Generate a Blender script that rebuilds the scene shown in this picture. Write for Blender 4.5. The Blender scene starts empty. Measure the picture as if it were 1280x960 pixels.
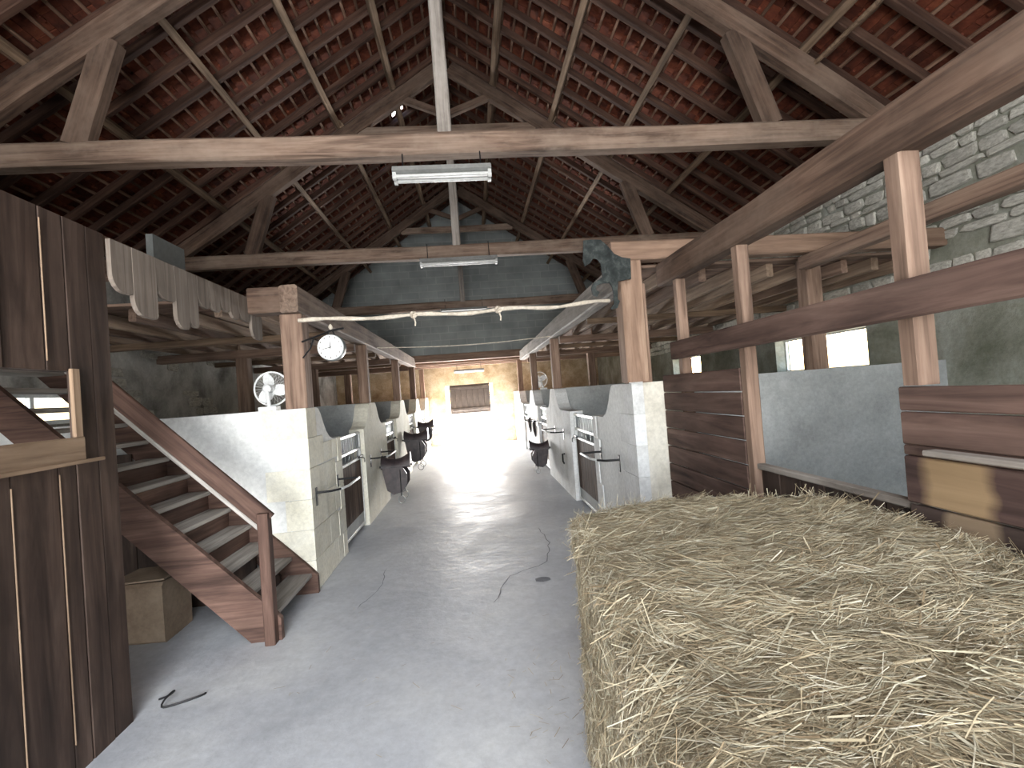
import bpy, bmesh, math, random
from mathutils import Vector, Matrix, noise
random.seed(7)
SC = bpy.context.scene
COL = SC.collection
R = math.radians

# ------------------------------------------------------------------ camera
CAM_LOC = Vector((0, 0, 1.7))
CAM_ROT = (Matrix.Rotation(R(-4.75), 3, 'Z') @ Matrix.Rotation(R(90.88), 3, 'X') @ Matrix.Rotation(-.0758, 3, 'Z'))
cd = bpy.data.cameras.new('camera')
cd.sensor_width = 36; cd.lens = 600 / 1280 * 36; cd.clip_start = .02; cd.clip_end = 500
cam = bpy.data.objects.new('camera', cd); COL.objects.link(cam)
cam.matrix_world = Matrix.Translation(CAM_LOC) @ CAM_ROT.to_4x4()
SC.camera = cam

def project(p):
    c = CAM_ROT.transposed() @ (Vector(p) - CAM_LOC)
    if c.z > -.05: return None
    return (640 + 600 * c.x / -c.z, 480 - 600 * c.y / -c.z, -c.z)

def shown_size(p):
    """rough size in the picture of a small piece at p (0 = out of frame)"""
    q = project(p)
    if not q or not (-40 < q[0] < 1320 and -40 < q[1] < 1000): return 0
    return 1 / q[2]

# ------------------------------------------------------------------ world, sun, daylight in the openings, added fill
SC.view_settings.view_transform = 'Standard'
SC.view_settings.look = 'None'
SC.view_settings.gamma = 1
SC.view_settings.use_curve_mapping = False
SC.view_settings.exposure = 0.55
w = bpy.data.worlds.new('sky'); SC.world = w; w.use_nodes = True
nt = w.node_tree
sky = nt.nodes.new('ShaderNodeTexSky'); sky.sky_type = 'NISHITA'; sky.sun_disc = False
sky.sun_elevation = R(26); sky.sun_rotation = R(20); sky.air_density = 1; sky.dust_density = 3
nt.links.new(sky.outputs[0], nt.nodes['Background'].inputs[0])
nt.nodes['Background'].inputs[1].default_value = 1.0

def light(name, kind, loc, energy, col=(1, 1, 1), rot=None, size=None):
    l = bpy.data.lights.new(name, kind); l.energy = energy; l.color = col
    o = bpy.data.objects.new(name, l); COL.objects.link(o); o.location = loc
    if rot: o.rotation_euler = rot
    if size:
        l.shape = 'RECTANGLE'; l.size, l.size_y = size
    return o
sun = light('sun', 'SUN', (0, 30, 20), 20.0, (1, .95, .86)); sun.data.angle = R(.6)
sun.rotation_euler = Vector((.10, -1, -.45)).to_track_quat('-Z', 'Y').to_euler()
# daylight entering by the open barn door behind the camera, the side door on the left and the far door
light('daylight_barn_door', 'AREA', (-.75, -3.35, 1.45), 440, (1, .98, .96), Vector((0, 1, -.06)).to_track_quat('-Z', 'Y').to_euler(), (2.3, 2.5))
light('fill_light_above', 'AREA', (-.3, -2.2, 4.6), 190, (.96, .98, 1), Vector((.0, .75, -1)).to_track_quat('-Z', 'Y').to_euler(), (3.0, 1.8))  # added fill from above, behind the camera; the roof has no opening there
light('daylight_side_door', 'AREA', (-4.45, -1.0, 1.4), 13, (.95, .98, 1), Vector((1, .45, 0)).to_track_quat('-Z', 'Y').to_euler(), (1.2, 2.1))
light('daylight_far_door', 'AREA', (-.15, 16.95, .6), 620, (1, .99, .98), Vector((0, -1, .15)).to_track_quat('-Z', 'Y').to_euler(), (1.6, 1.0))

# ------------------------------------------------------------------ materials
MATS = {}
def newmat(name):
    m = bpy.data.materials.new(name); m.use_nodes = True
    MATS[name] = m
    return m, m.node_tree, m.node_tree.nodes['Principled BSDF']
def N(t, kind, **kw):
    n = t.nodes.new(kind)
    for k, v in kw.items():
        if k.startswith('i_'): n.inputs[k[2:].replace('_', ' ')].default_value = v
        else: setattr(n, k, v)
    return n
def ramp(t, stops):
    n = t.nodes.new('ShaderNodeValToRGB'); e = n.color_ramp.elements
    while len(e) < len(stops): e.new(.5)
    for s, (p, c) in zip(e, stops):
        s.position = p; s.color = (*c, 1)
    return n
def lin(*c):
    return tuple((v / 255 / 12.92 if v < 10 else ((v / 255 + .055) / 1.055) ** 2.4) for v in c)
def coords(t, scale, coord='Object', rnd=True):
    tc = t.nodes.new('ShaderNodeTexCoord'); mp = t.nodes.new('ShaderNodeMapping')
    mp.inputs['Scale'].default_value = scale
    t.links.new(tc.outputs[coord], mp.inputs['Vector'])
    if rnd:
        oi = t.nodes.new('ShaderNodeObjectInfo'); mu = N(t, 'ShaderNodeMath', operation='MULTIPLY'); mu.inputs[1].default_value = 40
        t.links.new(oi.outputs['Random'], mu.inputs[0]); t.links.new(mu.outputs[0], mp.inputs['Location'])
    return mp.outputs['Vector']
def vary(t, colsock, lo, hi, sat=.84):
    oi = t.nodes.new('ShaderNodeObjectInfo'); mr = N(t, 'ShaderNodeMapRange')
    mr.inputs['To Min'].default_value = lo; mr.inputs['To Max'].default_value = hi
    t.links.new(oi.outputs['Random'], mr.inputs['Value'])
    h = N(t, 'ShaderNodeHueSaturation'); h.inputs['Saturation'].default_value = sat
    t.links.new(mr.outputs[0], h.inputs['Value']); t.links.new(colsock, h.inputs['Color'])
    return h.outputs['Color']
def bump(t, b, sock, strength, dist=.01):
    n = N(t, 'ShaderNodeBump'); n.inputs['Strength'].default_value = strength; n.inputs['Distance'].default_value = dist
    t.links.new(sock, n.inputs['Height']); t.links.new(n.outputs[0], b.inputs['Normal'])

def wood(name, dark, mid, light_, rough=.8, var=(.8, 1.15), sx=1.2, sy=22, patch=.5, dust=None, axis='X', lit_patch=None):  # lit_patch: a painted patch of light on a board
    m, t, b = newmat(name)
    n1 = N(t, 'ShaderNodeTexNoise', i_Scale=1.0, i_Detail=7.0, i_Roughness=.62, i_Distortion=.6)
    t.links.new(coords(t, (sx, sy, sy) if axis == 'X' else (sy, sy, sx)), n1.inputs['Vector'])
    r1 = ramp(t, [(.28, dark), (.5, mid), (.74, light_)]); t.links.new(n1.outputs['Fac'], r1.inputs['Fac'])
    n2 = N(t, 'ShaderNodeTexNoise', i_Scale=2.2, i_Detail=4.0, i_Roughness=.6)
    t.links.new(coords(t, (.8, 2, 2)), n2.inputs['Vector'])
    r2 = ramp(t, [(.3, (1 - patch,) * 3), (.7, (1, 1, 1))]); t.links.new(n2.outputs['Fac'], r2.inputs['Fac'])
    mx = N(t, 'ShaderNodeMix', data_type='RGBA', blend_type='MULTIPLY'); mx.inputs[0].default_value = 1
    t.links.new(r1.outputs[0], mx.inputs[6]); t.links.new(r2.outputs[0], mx.inputs[7])
    out = mx.outputs[2]
    if dust:
        n3 = N(t, 'ShaderNodeTexNoise', i_Scale=1.3, i_Detail=5.0, i_Roughness=.7)
        t.links.new(coords(t, (1, 1.5, 1.5)), n3.inputs['Vector'])
        r3 = ramp(t, [(.42, (0, 0, 0)), (.68, (.75, .75, .75))]); t.links.new(n3.outputs['Fac'], r3.inputs['Fac'])
        m3 = N(t, 'ShaderNodeMix', data_type='RGBA'); t.links.new(r3.outputs[0], m3.inputs[0])
        t.links.new(out, m3.inputs[6]); m3.inputs[7].default_value = (*dust, 1); out = m3.outputs[2]
    out = vary(t, out, *var)
    if lit_patch:        # a pool of light painted into the board colour: (centre x, half length, half height, colour)
        wx, wl_, wh_, wc = lit_patch
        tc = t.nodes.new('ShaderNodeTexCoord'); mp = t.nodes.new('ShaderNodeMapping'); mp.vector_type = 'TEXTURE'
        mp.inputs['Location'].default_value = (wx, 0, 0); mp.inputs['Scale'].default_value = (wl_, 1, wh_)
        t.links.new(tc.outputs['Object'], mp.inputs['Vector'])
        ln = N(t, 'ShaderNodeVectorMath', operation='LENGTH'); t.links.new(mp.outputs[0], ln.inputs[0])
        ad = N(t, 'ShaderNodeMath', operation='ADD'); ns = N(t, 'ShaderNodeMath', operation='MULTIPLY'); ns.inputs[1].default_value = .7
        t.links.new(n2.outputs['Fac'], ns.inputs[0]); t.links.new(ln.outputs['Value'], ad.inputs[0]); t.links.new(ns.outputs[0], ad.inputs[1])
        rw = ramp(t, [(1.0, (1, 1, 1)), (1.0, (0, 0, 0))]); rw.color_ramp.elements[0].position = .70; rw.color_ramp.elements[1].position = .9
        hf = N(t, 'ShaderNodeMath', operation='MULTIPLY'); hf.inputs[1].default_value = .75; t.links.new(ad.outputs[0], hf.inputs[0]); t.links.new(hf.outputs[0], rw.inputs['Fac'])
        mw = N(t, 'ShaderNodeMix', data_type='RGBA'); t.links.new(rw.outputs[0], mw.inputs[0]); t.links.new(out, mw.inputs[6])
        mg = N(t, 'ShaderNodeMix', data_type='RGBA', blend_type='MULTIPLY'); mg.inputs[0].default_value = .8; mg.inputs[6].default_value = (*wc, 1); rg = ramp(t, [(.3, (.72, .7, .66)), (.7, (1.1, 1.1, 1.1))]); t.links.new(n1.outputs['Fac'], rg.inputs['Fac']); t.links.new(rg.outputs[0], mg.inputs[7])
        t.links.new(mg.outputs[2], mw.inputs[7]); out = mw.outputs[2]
    t.links.new(out, b.inputs['Base Color'])
    b.inputs['Roughness'].default_value = rough; b.inputs['Specular IOR Level'].default_value = .25
    bump(t, b, n1.outputs['Fac'], .35, .006)
    return m

def mottled(name, c1, c2, c3, scale=3, rough=.85, bstr=.3, bdist=.01, var=(1, 1), coord='Object', fine=30, spec=.3, lo=.3, hi=.7):
    m, t, b = newmat(name)
    v = coords(t, (1, 1, 1), coord, rnd=(var != (1, 1)))
    n1 = N(t, 'ShaderNodeTexNoise', i_Scale=scale, i_Detail=8.0, i_Roughness=.62, i_Distortion=.3); t.links.new(v, n1.inputs['Vector'])
    r1 = ramp(t, [(lo, c1), (.5, c2), (hi, c3)]); t.links.new(n1.outputs['Fac'], r1.inputs['Fac'])
    n2 = N(t, 'ShaderNodeTexNoise', i_Scale=fine, i_Detail=6.0, i_Roughness=.7); t.links.new(v, n2.inputs['Vector'])
    r2 = ramp(t, [(.3, (.8, .8, .8)), (.7, (1.08, 1.08, 1.08))]); t.links.new(n2.outputs['Fac'], r2.inputs['Fac'])
    mx = N(t, 'ShaderNodeMix', data_type='RGBA', blend_type='MULTIPLY'); mx.inputs[0].default_value = 1
    t.links.new(r1.outputs[0], mx.inputs[6]); t.links.new(r2.outputs[0], mx.inputs[7])
    out = mx.outputs[2]
    if var != (1, 1): out = vary(t, out, *var, sat=1.0)
    t.links.new(out, b.inputs['Base Color'])
    b.inputs['Roughness'].default_value = rough; b.inputs['Specular IOR Level'].default_value = spec
    bump(t, b, n2.outputs['Fac'], bstr, bdist)
    return m
def plain(name, col, rough=.5, metal=0, spec=.4, noise_amt=.1):
    m = mottled(name, tuple(c * (1 - noise_amt) for c in col), col, tuple(min(1, c * (1 + noise_amt)) for c in col), 8, rough, .05, .002, spec=spec)
    m.node_tree.nodes['Principled BSDF'].inputs['Metallic'].default_value = metal
    return m

wood('old_oak', lin(52, 37, 28), lin(96, 71, 54), lin(126, 98, 78), dust=lin(114, 93, 77))
wood('tie_oak', lin(70, 52, 41), lin(124, 98, 79), lin(156, 130, 109), patch=.4, dust=lin(146, 126, 108))
wood('oak_warm', lin(98, 74, 58), lin(144, 113, 92), lin(172, 142, 118), patch=.35)
wood('pine_new', lin(112, 84, 64), lin(146, 114, 90), lin(168, 138, 112), patch=.35, sy=16)
wood('grey_wood', lin(96, 88, 80), lin(146, 136, 126), lin(178, 168, 158), patch=.3, dust=lin(170, 162, 152))
wood('dark_plank', lin(42, 30, 24), lin(74, 56, 46), lin(98, 78, 66), patch=.5, sy=14, var=(.75, 1.15), rough=.62)
wood('red_plank', lin(62, 43, 36), lin(100, 74, 63), lin(128, 100, 86), patch=.45, sy=14)
wood('stair_red', lin(66, 45, 37), lin(104, 74, 61), lin(132, 99, 82), patch=.45)
wood('tread_grey', lin(124, 117, 110), lin(168, 161, 153), lin(194, 188, 180), patch=.25)
wood('roof_rafter', lin(52, 31, 22), lin(86, 56, 40), lin(112, 78, 58), patch=.5)
wood('joist_wood', lin(112, 88, 68), lin(156, 128, 102), lin(186, 158, 130), patch=.35)
wood('batten_wood', lin(88, 58, 40), lin(134, 96, 70), lin(164, 126, 98), patch=.5)
wood('purlin_wood', lin(80, 60, 44), lin(128, 102, 76), lin(158, 130, 102), patch=.4)
wood('valance_wood', lin(92, 80, 70), lin(124, 111, 99), lin(144, 131, 118), patch=.2, var=(.85, 1.1), axis='Z')
wood('lit_patch_board', lin(48, 33, 30), lin(78, 56, 50), lin(100, 78, 70), patch=.45, sy=14, lit_patch=(1.0, .18, .5, lin(154, 130, 100)))  # warm light falling on this board is painted into its colour
wood('lit_patch_board_low', lin(44, 32, 30), lin(70, 54, 48), lin(92, 74, 66), patch=.45, sy=14, lit_patch=(.97, .13, .3, lin(134, 116, 96)))  # smaller painted patch of light on the board below
wood('yellow_board', lin(112, 88, 64), lin(144, 116, 88), lin(166, 138, 108), patch=.3)
wood('door_plank', lin(58, 42, 34), lin(98, 76, 62), lin(130, 106, 90), patch=.5)
mottled('roof_tile', lin(62, 29, 19), lin(100, 50, 33), lin(130, 72, 48), 5, .9, .4, .01, var=(.6, 1.2))
mottled('roof_cover', lin(60, 36, 30), lin(84, 50, 40), lin(100, 62, 50), 3, .95)
mottled('plaster_white', lin(216, 217, 215), lin(228, 229, 227), lin(236, 237, 236), 1.6, .9, .12, .006, fine=22)
mottled('block_white', lin(218, 214, 196), lin(234, 230, 214), lin(242, 240, 228), 2.5, .9, .2, .006, var=(.9, 1.03))
mottled('block_pale', lin(206, 206, 204), lin(230, 231, 230), lin(242, 243, 244), 2.5, .9, .2, .006, var=(.9, 1.03))
mottled('plaster_cream', lin(196, 190, 176), lin(218, 213, 200), lin(230, 226, 216), 1.8, .9, .15, .006, fine=22)
mottled('plaster_grey', lin(150, 152, 151), lin(172, 174, 173), lin(192, 194, 193), 1.3, .92, .3, .01)
mottled('plaster_dark', lin(112, 110, 104), lin(186, 185, 180), lin(228, 227, 222), 1.4, .92, .4, .012)
mottled('rubble_stone', lin(158, 155, 144), lin(200, 197, 186), lin(228, 226, 216), 6, .92, .5, .015, var=(.78, 1.08))
mottled('mortar', lin(112, 114, 98), lin(150, 151, 138), lin(186, 188, 180), 1.6, .95, .5, .02)
mottled('warm_stone', lin(166, 142, 110), lin(200, 180, 148), lin(222, 208, 182), 3.2, .92, .5, .02)
mottled('hay', lin(132, 118, 95), lin(162, 149, 122), lin(182, 170, 146), 12, .9, .8, .02, fine=90)
mottled('leather', lin(38, 34, 36), lin(58, 50, 52), lin(80, 68, 68), 6, .45, .2, .003)
mottled('felt_green', lin(26, 29, 29), lin(44, 49, 48), lin(78, 83, 81), 14, .85, .2, .003)
mottled('cardboard', lin(136, 116, 98), lin(158, 138, 118), lin(172, 152, 132), 3, .9, .1, .003)
mottled('gravel', lin(190, 184, 170), lin(214, 208, 196), lin(230, 226, 216), 3, .95, .3, .01)
mottled('panel_grey', lin(66, 58, 53), lin(84, 75, 69), lin(98, 88, 81), 3, .8, .1, .003)
mottled('rope_white', lin(176, 166, 150), lin(204, 194, 178), lin(222, 214, 200), 20, .9, .3, .004)
plain('white_metal', lin(226, 228, 226), .4)
plain('white_plastic', lin(236, 238, 238), .35)
plain('lamp_grey', lin(140, 141, 138), .5)
plain('lamp_tube', lin(188, 189, 186), .35)
plain('black_metal', lin(34, 34, 36), .45, .3)
plain('galvanised', lin(150, 154, 154), .45, .5)
plain('clock_face', lin(240, 240, 236), .4, noise_amt=.02)
plain('clock_hand', lin(30, 30, 30), .5)
plain('grey_box', lin(96, 98, 96), .8)
plain('crack_dark', lin(122, 124, 129), .95)
plain('dark_gap', lin(30, 26, 24), .95)

# concrete floor
m, t, b = newmat('concrete')
v = coords(t, (1, 1, 1), 'Object', False)
n1 = N(t, 'ShaderNodeTexNoise', i_Scale=.8, i_Detail=9.0, i_Roughness=.6, i_Distortion=.5); t.links.new(v, n1.inputs['Vector'])
r1 = ramp(t, [(.3, lin(164, 168, 175)), (.5, lin(186, 189, 194)), (.7, lin(205, 207, 208))]); t.links.new(n1.outputs['Fac'], r1.inputs['Fac'])
n2 = N(t, 'ShaderNodeTexNoise', i_Scale=14.0, i_Detail=9.0, i_Roughness=.75); t.links.new(v, n2.inputs['Vector'])
r2 = ramp(t, [(.3, (.82, .82, .82)), (.65, (1.05, 1.05, 1.05))]); t.links.new(n2.outputs['Fac'], r2.inputs['Fac'])
mx = N(t, 'ShaderNodeMix', data_type='RGBA', blend_type='MULTIPLY'); mx.inputs[0].default_value = 1
t.links.new(r1.outputs[0], mx.inputs[6]); t.links.new(r2.outputs[0], mx.inputs[7]); t.links.new(mx.outputs[2], b.inputs['Base Color'])
r3 = ramp(t, [(.35, (.46, .46, .46)), (.65, (.68, .68, .68))]); t.links.new(n1.outputs['Fac'], r3.inputs['Fac'])
t.links.new(r3.outputs[0], b.inputs['Roughness']); b.inputs['Specular IOR Level'].default_value = .4
n3 = N(t, 'ShaderNodeTexNoise', i_Scale=2.6, i_Detail=6.0, i_Roughness=.6); t.links.new(v, n3.inputs['Vector'])
bump(t, b, n3.outputs['Fac'], .35, .03)

# grey block gable (blocks a few pixels high, too far to pick apart)
m, t, b = newmat('gable_block')
v = coords(t, (1, 1, 1), 'Object', False)
sep = N(t, 'ShaderNodeSeparateXYZ'); cmb = N(t, 'ShaderNodeCombineXYZ'); t.links.new(v, sep.inputs[0])
t.links.new(sep.outputs[0], cmb.inputs[0]); t.links.new(sep.outputs[2], cmb.inputs[1])
br = N(t, 'ShaderNodeTexBrick', i_Scale=1.0); br.inputs['Color1'].default_value = (*lin(138, 144, 143), 1); br.inputs['Color2'].default_value = (*lin(148, 154, 152), 1)
br.inputs['Mortar'].default_value = (*lin(156, 160, 157), 1); br.inputs['Brick Width'].default_value = .5; br.inputs['Row Height'].default_value = .2; br.inputs['Mortar Size'].default_value = .012
t.links.new(cmb.outputs[0], br.inputs['Vector'])
n1 = N(t, 'ShaderNodeTexNoise', i_Scale=2.0, i_Detail=6.0); t.links.new(v, n1.inputs['Vector'])
r1 = ramp(t, [(.3, (.75, .75, .75)), (.7, (1.1, 1.1, 1.1))]); t.links.new(n1.outputs['Fac'], r1.inputs['Fac'])
mx = N(t, 'ShaderNodeMix', data_type='RGBA', blend_type='MULTIPLY'); mx.inputs[0].default_value = 1
t.links.new(br.outputs['Color'], mx.inputs[6]); t.links.new(r1.outputs[0], mx.inputs[7]); t.links.new(mx.outputs[2], b.inputs['Base Color'])
b.inputs['Roughness'].default_value = .95; bump(t, b, br.outputs['Fac'], -.4, .01)

# straw blades: colour differs from blade to blade
m, t, b = newmat('straw')
g = N(t, 'ShaderNodeNewGeometry')
r1 = ramp(t, [(0, lin(124, 107, 83)), (.3, lin(160, 146, 119)), (.6, lin(180, 168, 142)), (.85, lin(172, 167, 145)), (1, lin(208, 200, 180))])
t.links.new(g.outputs['Random Per Island'], r1.inputs['Fac']); t.links.new(r1.outputs[0], b.inputs['Base Color'])
b.inputs['Roughness'].default_value = .6; b.inputs['Specular IOR Level'].default_value = .3

# ------------------------------------------------------------------ mesh helpers
def link(o, parent=None):
    COL.objects.link(o)
    if parent is not None: o.parent = parent
    return o
def tag(o, label=None, cat=None, group=None, kind=None):
    if label: o['label'] = label
    if cat: o['category'] = cat
    if group: o['group'] = group
    if kind: o['kind'] = kind
    return o
def empty(name, loc, **kw):
    o = bpy.data.objects.new(name, None); o.location = loc; o.empty_display_size = .1
    link(o); return tag(o, **kw)
def wpos(o):
    p = Vector((0, 0, 0))
    while o is not None:
        p += o.location; o = o.parent
    return p

class MB:
    def __init__(s): s.v = []; s.f = []; s.smooth = []
    def add(s, vs, fs, smooth=False):
        k = len(s.v); s.v += [tuple(q) for q in vs]; s.f += [[i + k for i in f] for f in fs]; s.smooth += [smooth] * len(fs)
        return s
    def box(s, x0, x1, y0, y1, z0, z1):
        return s.add([(x, y, z) for z in (z0, z1) for y in (y0, y1) for x in (x0, x1)],
                     [(0, 2, 3, 1), (4, 5, 7, 6), (0, 1, 5, 4), (2, 6, 7, 3), (0, 4, 6, 2), (1, 3, 7, 5)])
    def timber(s, L, w, h, ch=.008, seg=1, rough=0, seed=0):
        """squared timber along local X, chamfered; rough = waviness in metres"""
        a, b = w / 2, h / 2; ch = min(ch, a * .4, b * .4)
        prof = [(-a, -b + ch), (-a + ch, -b), (a - ch, -b), (a, -b + ch), (a, b - ch), (a - ch, b), (-a + ch, b), (-a, b - ch)]
        vs = []
        for i in range(seg + 1):
            x = -L / 2 + L * i / seg
            oy = oz = 0; sc = 1
            if rough:
                nv = noise.noise_vector(Vector((x * .7, seed * 3.7, 1.3))); oy, oz = nv.x * rough, nv.y * rough
                sc = 1 + noise.noise(Vector((x * 1.1, seed * 5.1, 9))) * rough * 3
            for (y, z) in prof:
                j = rough * .5 * noise.noise(Vector((x * 3, y * 40, z * 40 + seed))) if rough else 0
                vs.append((x, (y + j) * sc + oy, (z + j) * sc + oz))
        fs = []
        for i in range(seg):
            for k in range(8):
                p = i * 8 + k; q = i * 8 + (k + 1) % 8
                fs.append((p, p + 8, q + 8, q))
        fs.append(tuple(range(8))); fs.append(tuple(range(seg * 8 + 7, seg * 8 - 1, -1)))
        return s.add(vs, fs)
    def prism(s, poly, axis, a0, a1):
        """poly of 2D points extruded along axis ('X': poly is (y,z); 'Y': (x,z); 'Z': (x,y))"""
        n = len(poly)
        def P(p, a): return {'X': (a, p[0], p[1]), 'Y': (p[0], a, p[1]), 'Z': (p[0], p[1], a)}[axis]
        vs = [P(p, a0) for p in poly] + [P(p, a1) for p in poly]
        fs = [tuple(range(n)), tuple(range(2 * n - 1, n - 1, -1))] + [(i, i + n, (i + 1) % n + n, (i + 1) % n) for i in range(n)]
        return s.add(vs, fs)
    def tube(s, pts, r, n=8, cap=True):
        pts = [Vector(p) for p in pts]; k = len(pts); vs = []; fs = []
        up = None
        for i, p in enumerate(pts):
            d = (pts[min(i + 1, k - 1)] - pts[max(i - 1, 0)]).normalized()
            if up is None: up = Vector((0, 0, 1)) if abs(d.z) < .9 else Vector((1, 0, 0))
            a = d.cross(up).normalized(); bb = a.cross(d).normalized(); up = bb
            rr = r[i] if isinstance(r, (list, tuple)) else r
            vs += [p + (a * math.cos(2 * math.pi * j / n) + bb * math.sin(2 * math.pi * j / n)) * rr for j in range(n)]
        for i in range(k - 1):
            for j in range(n):
                fs.append((i * n + j, i * n + (j + 1) % n, (i + 1) * n + (j + 1) % n, (i + 1) * n + j))
        if cap: fs += [tuple(range(n - 1, -1, -1)), tuple(range((k - 1) * n, k * n))]
        return s.add(vs, fs, True)
    def lathe(s, prof, n=20, origin=(0, 0, 0), axis='Z'):
        vs = []; fs = []
        for (r, z) in prof:
            for j in range(n):
                a = 2 * math.pi * j / n; x, y = r * math.cos(a), r * math.sin(a)
                q = (x, y, z) if axis == 'Z' else ((x, -z, y) if axis == 'Y' else (z, x, y))
                vs.append((q[0] + origin[0], q[1] + origin[1], q[2] + origin[2]))
        for i in range(len(prof) - 1):
            for j in range(n):
                fs.append((i * n + j, i * n + (j + 1) % n, (i + 1) * n + (j + 1) % n, (i + 1) * n + j))
        fs += [tuple(range(n - 1, -1, -1)), tuple(range((len(prof) - 1) * n, len(prof) * n))]
        return s.add(vs, fs, True)
    def mesh(s, name, mat):
        me = bpy.data.meshes.new(name); me.from_pydata(s.v, [], s.f); me.materials.append(MATS[mat])
        bm = bmesh.new(); bm.from_mesh(me); bmesh.ops.recalc_face_normals(bm, faces=bm.faces); bm.to_mesh(me); bm.free()
        if any(s.smooth):
            me.polygons.foreach_set('use_smooth', s.smooth)
            me.set_sharp_from_angle(angle=R(40))
        me.update(); return me
    def build(s, name, mat, parent=None, **kw):
        """world-coordinate geometry -> object with its origin at the bottom centre of the geometry"""
        lo = Vector([min(q[i] for q in s.v) for i in range(3)]); hi = Vector([max(q[i] for q in s.v) for i in range(3)])
        c = Vector(((lo.x + hi.x) / 2, (lo.y + hi.y) / 2, lo.z))
        s.v = [(q[0] - c.x, q[1] - c.y, q[2] - c.z) for q in s.v]
        o = bpy.data.objects.new(name, s.mesh(name, mat)); link(o, parent)
        o.location = c - (wpos(parent) if parent is not None else Vector())
        return tag(o, **kw)

CACHE = {}
SEED = [0]
def beam(name, p0, p1, w_, h_, mat, parent=None, up=(0, 0, 1), seg=1, rough=0, ch=.008, **kw):
    """timber from p0 to p1; w_ across, h_ along 'up'; grain follows its length"""
    p0, p1 = Vector(p0), Vector(p1); d = p1 - p0; L = d.length
    key = (round(L, 3), round(w_, 3), round(h_, 3), mat, seg, ch) if not rough else None
    SEED[0] += 1
    if key and key in CACHE: me = CACHE[key]
    else:
        me = MB().timber(L, w_, h_, ch, seg, rough, SEED[0]).mesh(name, mat)
        if key: CACHE[key] = me
    o = bpy.data.objects.new(name, me); link(o, parent)
    x = d.normalized(); y = Vector(up).cross(x).normalized(); z = x.cross(y)
    o.rotation_mode = 'QUATERNION'
    o.rotation_quaternion = Matrix((x, y, z)).transposed().to_quaternion()
    o.location = (p0 + p1) / 2 - (wpos(parent) if parent is not None else Vector())
    return tag(o, **kw)

# ------------------------------------------------------------------ dimensions
XL, XR = -4.6, 4.5            # inner faces of the long walls
XRIDGE = -.08
SLOPE = .68
Y0, YG, Y1 = -3.5, 13.7, 16.8  # rear wall, grey gable, far door wall
LP = [4.66, 7.54, 10.7, 13.6, 16.2]   # posts of the left stalls
RP = [4.3, 8.52, 11.6, 15.0]          # posts of the right stalls
FL, FR = -1.55, 1.42                  # stall fronts on the aisle

# ------------------------------------------------------------------ the setting
fl = MB().box(-4.9, 4.8, Y0 - .3, Y1 + .3, -.1, 0).build('floor', 'concrete', kind='structure', label='timeworn grey concrete floor of the stable aisle')
MB().box(-60, 60, -40, 80, -.25, -.1).build('ground', 'gravel', kind='structure', label='pale gravel outside the far door')

def wall_with_holes(mb, axis, a0, a1, u0, u1, ztop, holes):
    """wall slab a0..a1 thick, running u0..u1, holes (u0,u1,z0,z1) sorted along u"""
    def bx(ua, ub, za, zb):
        if ub - ua < 1e-4 or zb - za < 1e-4: return
        if axis == 'X': mb.box(a0, a1, ua, ub, za, zb)
        else: mb.box(ua, ub, a0, a1, za, zb)
    u = u0
    for (ha, hb, za, zb) in holes:
        bx(u, ha, 0, ztop); bx(ha, hb, 0, za); bx(ha, hb, zb, ztop); u = hb
    bx(u, u1, 0, ztop)
    return mb
WIN_R = [(5.1, 6.75, 1.68, 2.14), (9.1, 10.4, 1.68, 2.14), (12.4, 13.6, 1.68, 2.14)]
WIN_L = [(-2.2, -.6, 0, 2.3), (4.95, 6.5, 1.72, 2.08)]
wr = wall_with_holes(MB(), 'X', XR, XR + .22, Y0 - .3, Y1 + .3, 4.2, WIN_R).build('wall_right', 'mortar', kind='structure', label='rubble stone outer wall with small windows on the right')
wl = wall_with_holes(MB(), 'X', XL - .45, XL, Y0 - .3, Y1 + .3, 4.1, WIN_L).build('wall_left', 'plaster_dark', kind='structure', label='rough plastered outer wall behind the left stalls')
DOOR = (-.95, .72)
wb = wall_with_holes(MB(), 'Y', Y1, Y1 + .45, XL, XR, 3.0, [(DOOR[0], DOOR[1], 0, 2.06)]).build('wall_back', 'warm_stone', kind='structure', label='warm stone wall around the bright far doorway')
wall_with_holes(MB(), 'Y', Y0 - .3, Y0, XL, XR, 4.2, [(-1.95, 1.7, 0, 3.2)]).build('wall_front', 'plaster_grey', kind='structure', label='wall with the open barn door behind the viewer')
MB().prism([(XL, 4.1), (XR, 4.1), (XRIDGE, 7.3)], 'Y', Y0 - .3, Y0).build('wall_front_gable', 'plaster_grey', kind='structure', label='plastered gable above the barn door')
MB().prism([(XL, 2.9), (XR, 2.9), (XR, 4.28), (XRIDGE, 7.39), (XL, 4.30)], 'Y', YG, YG + .2).build('wall_gable', 'gable_block', kind='structure', label='grey concrete block gable above the far end of the aisle')
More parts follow.
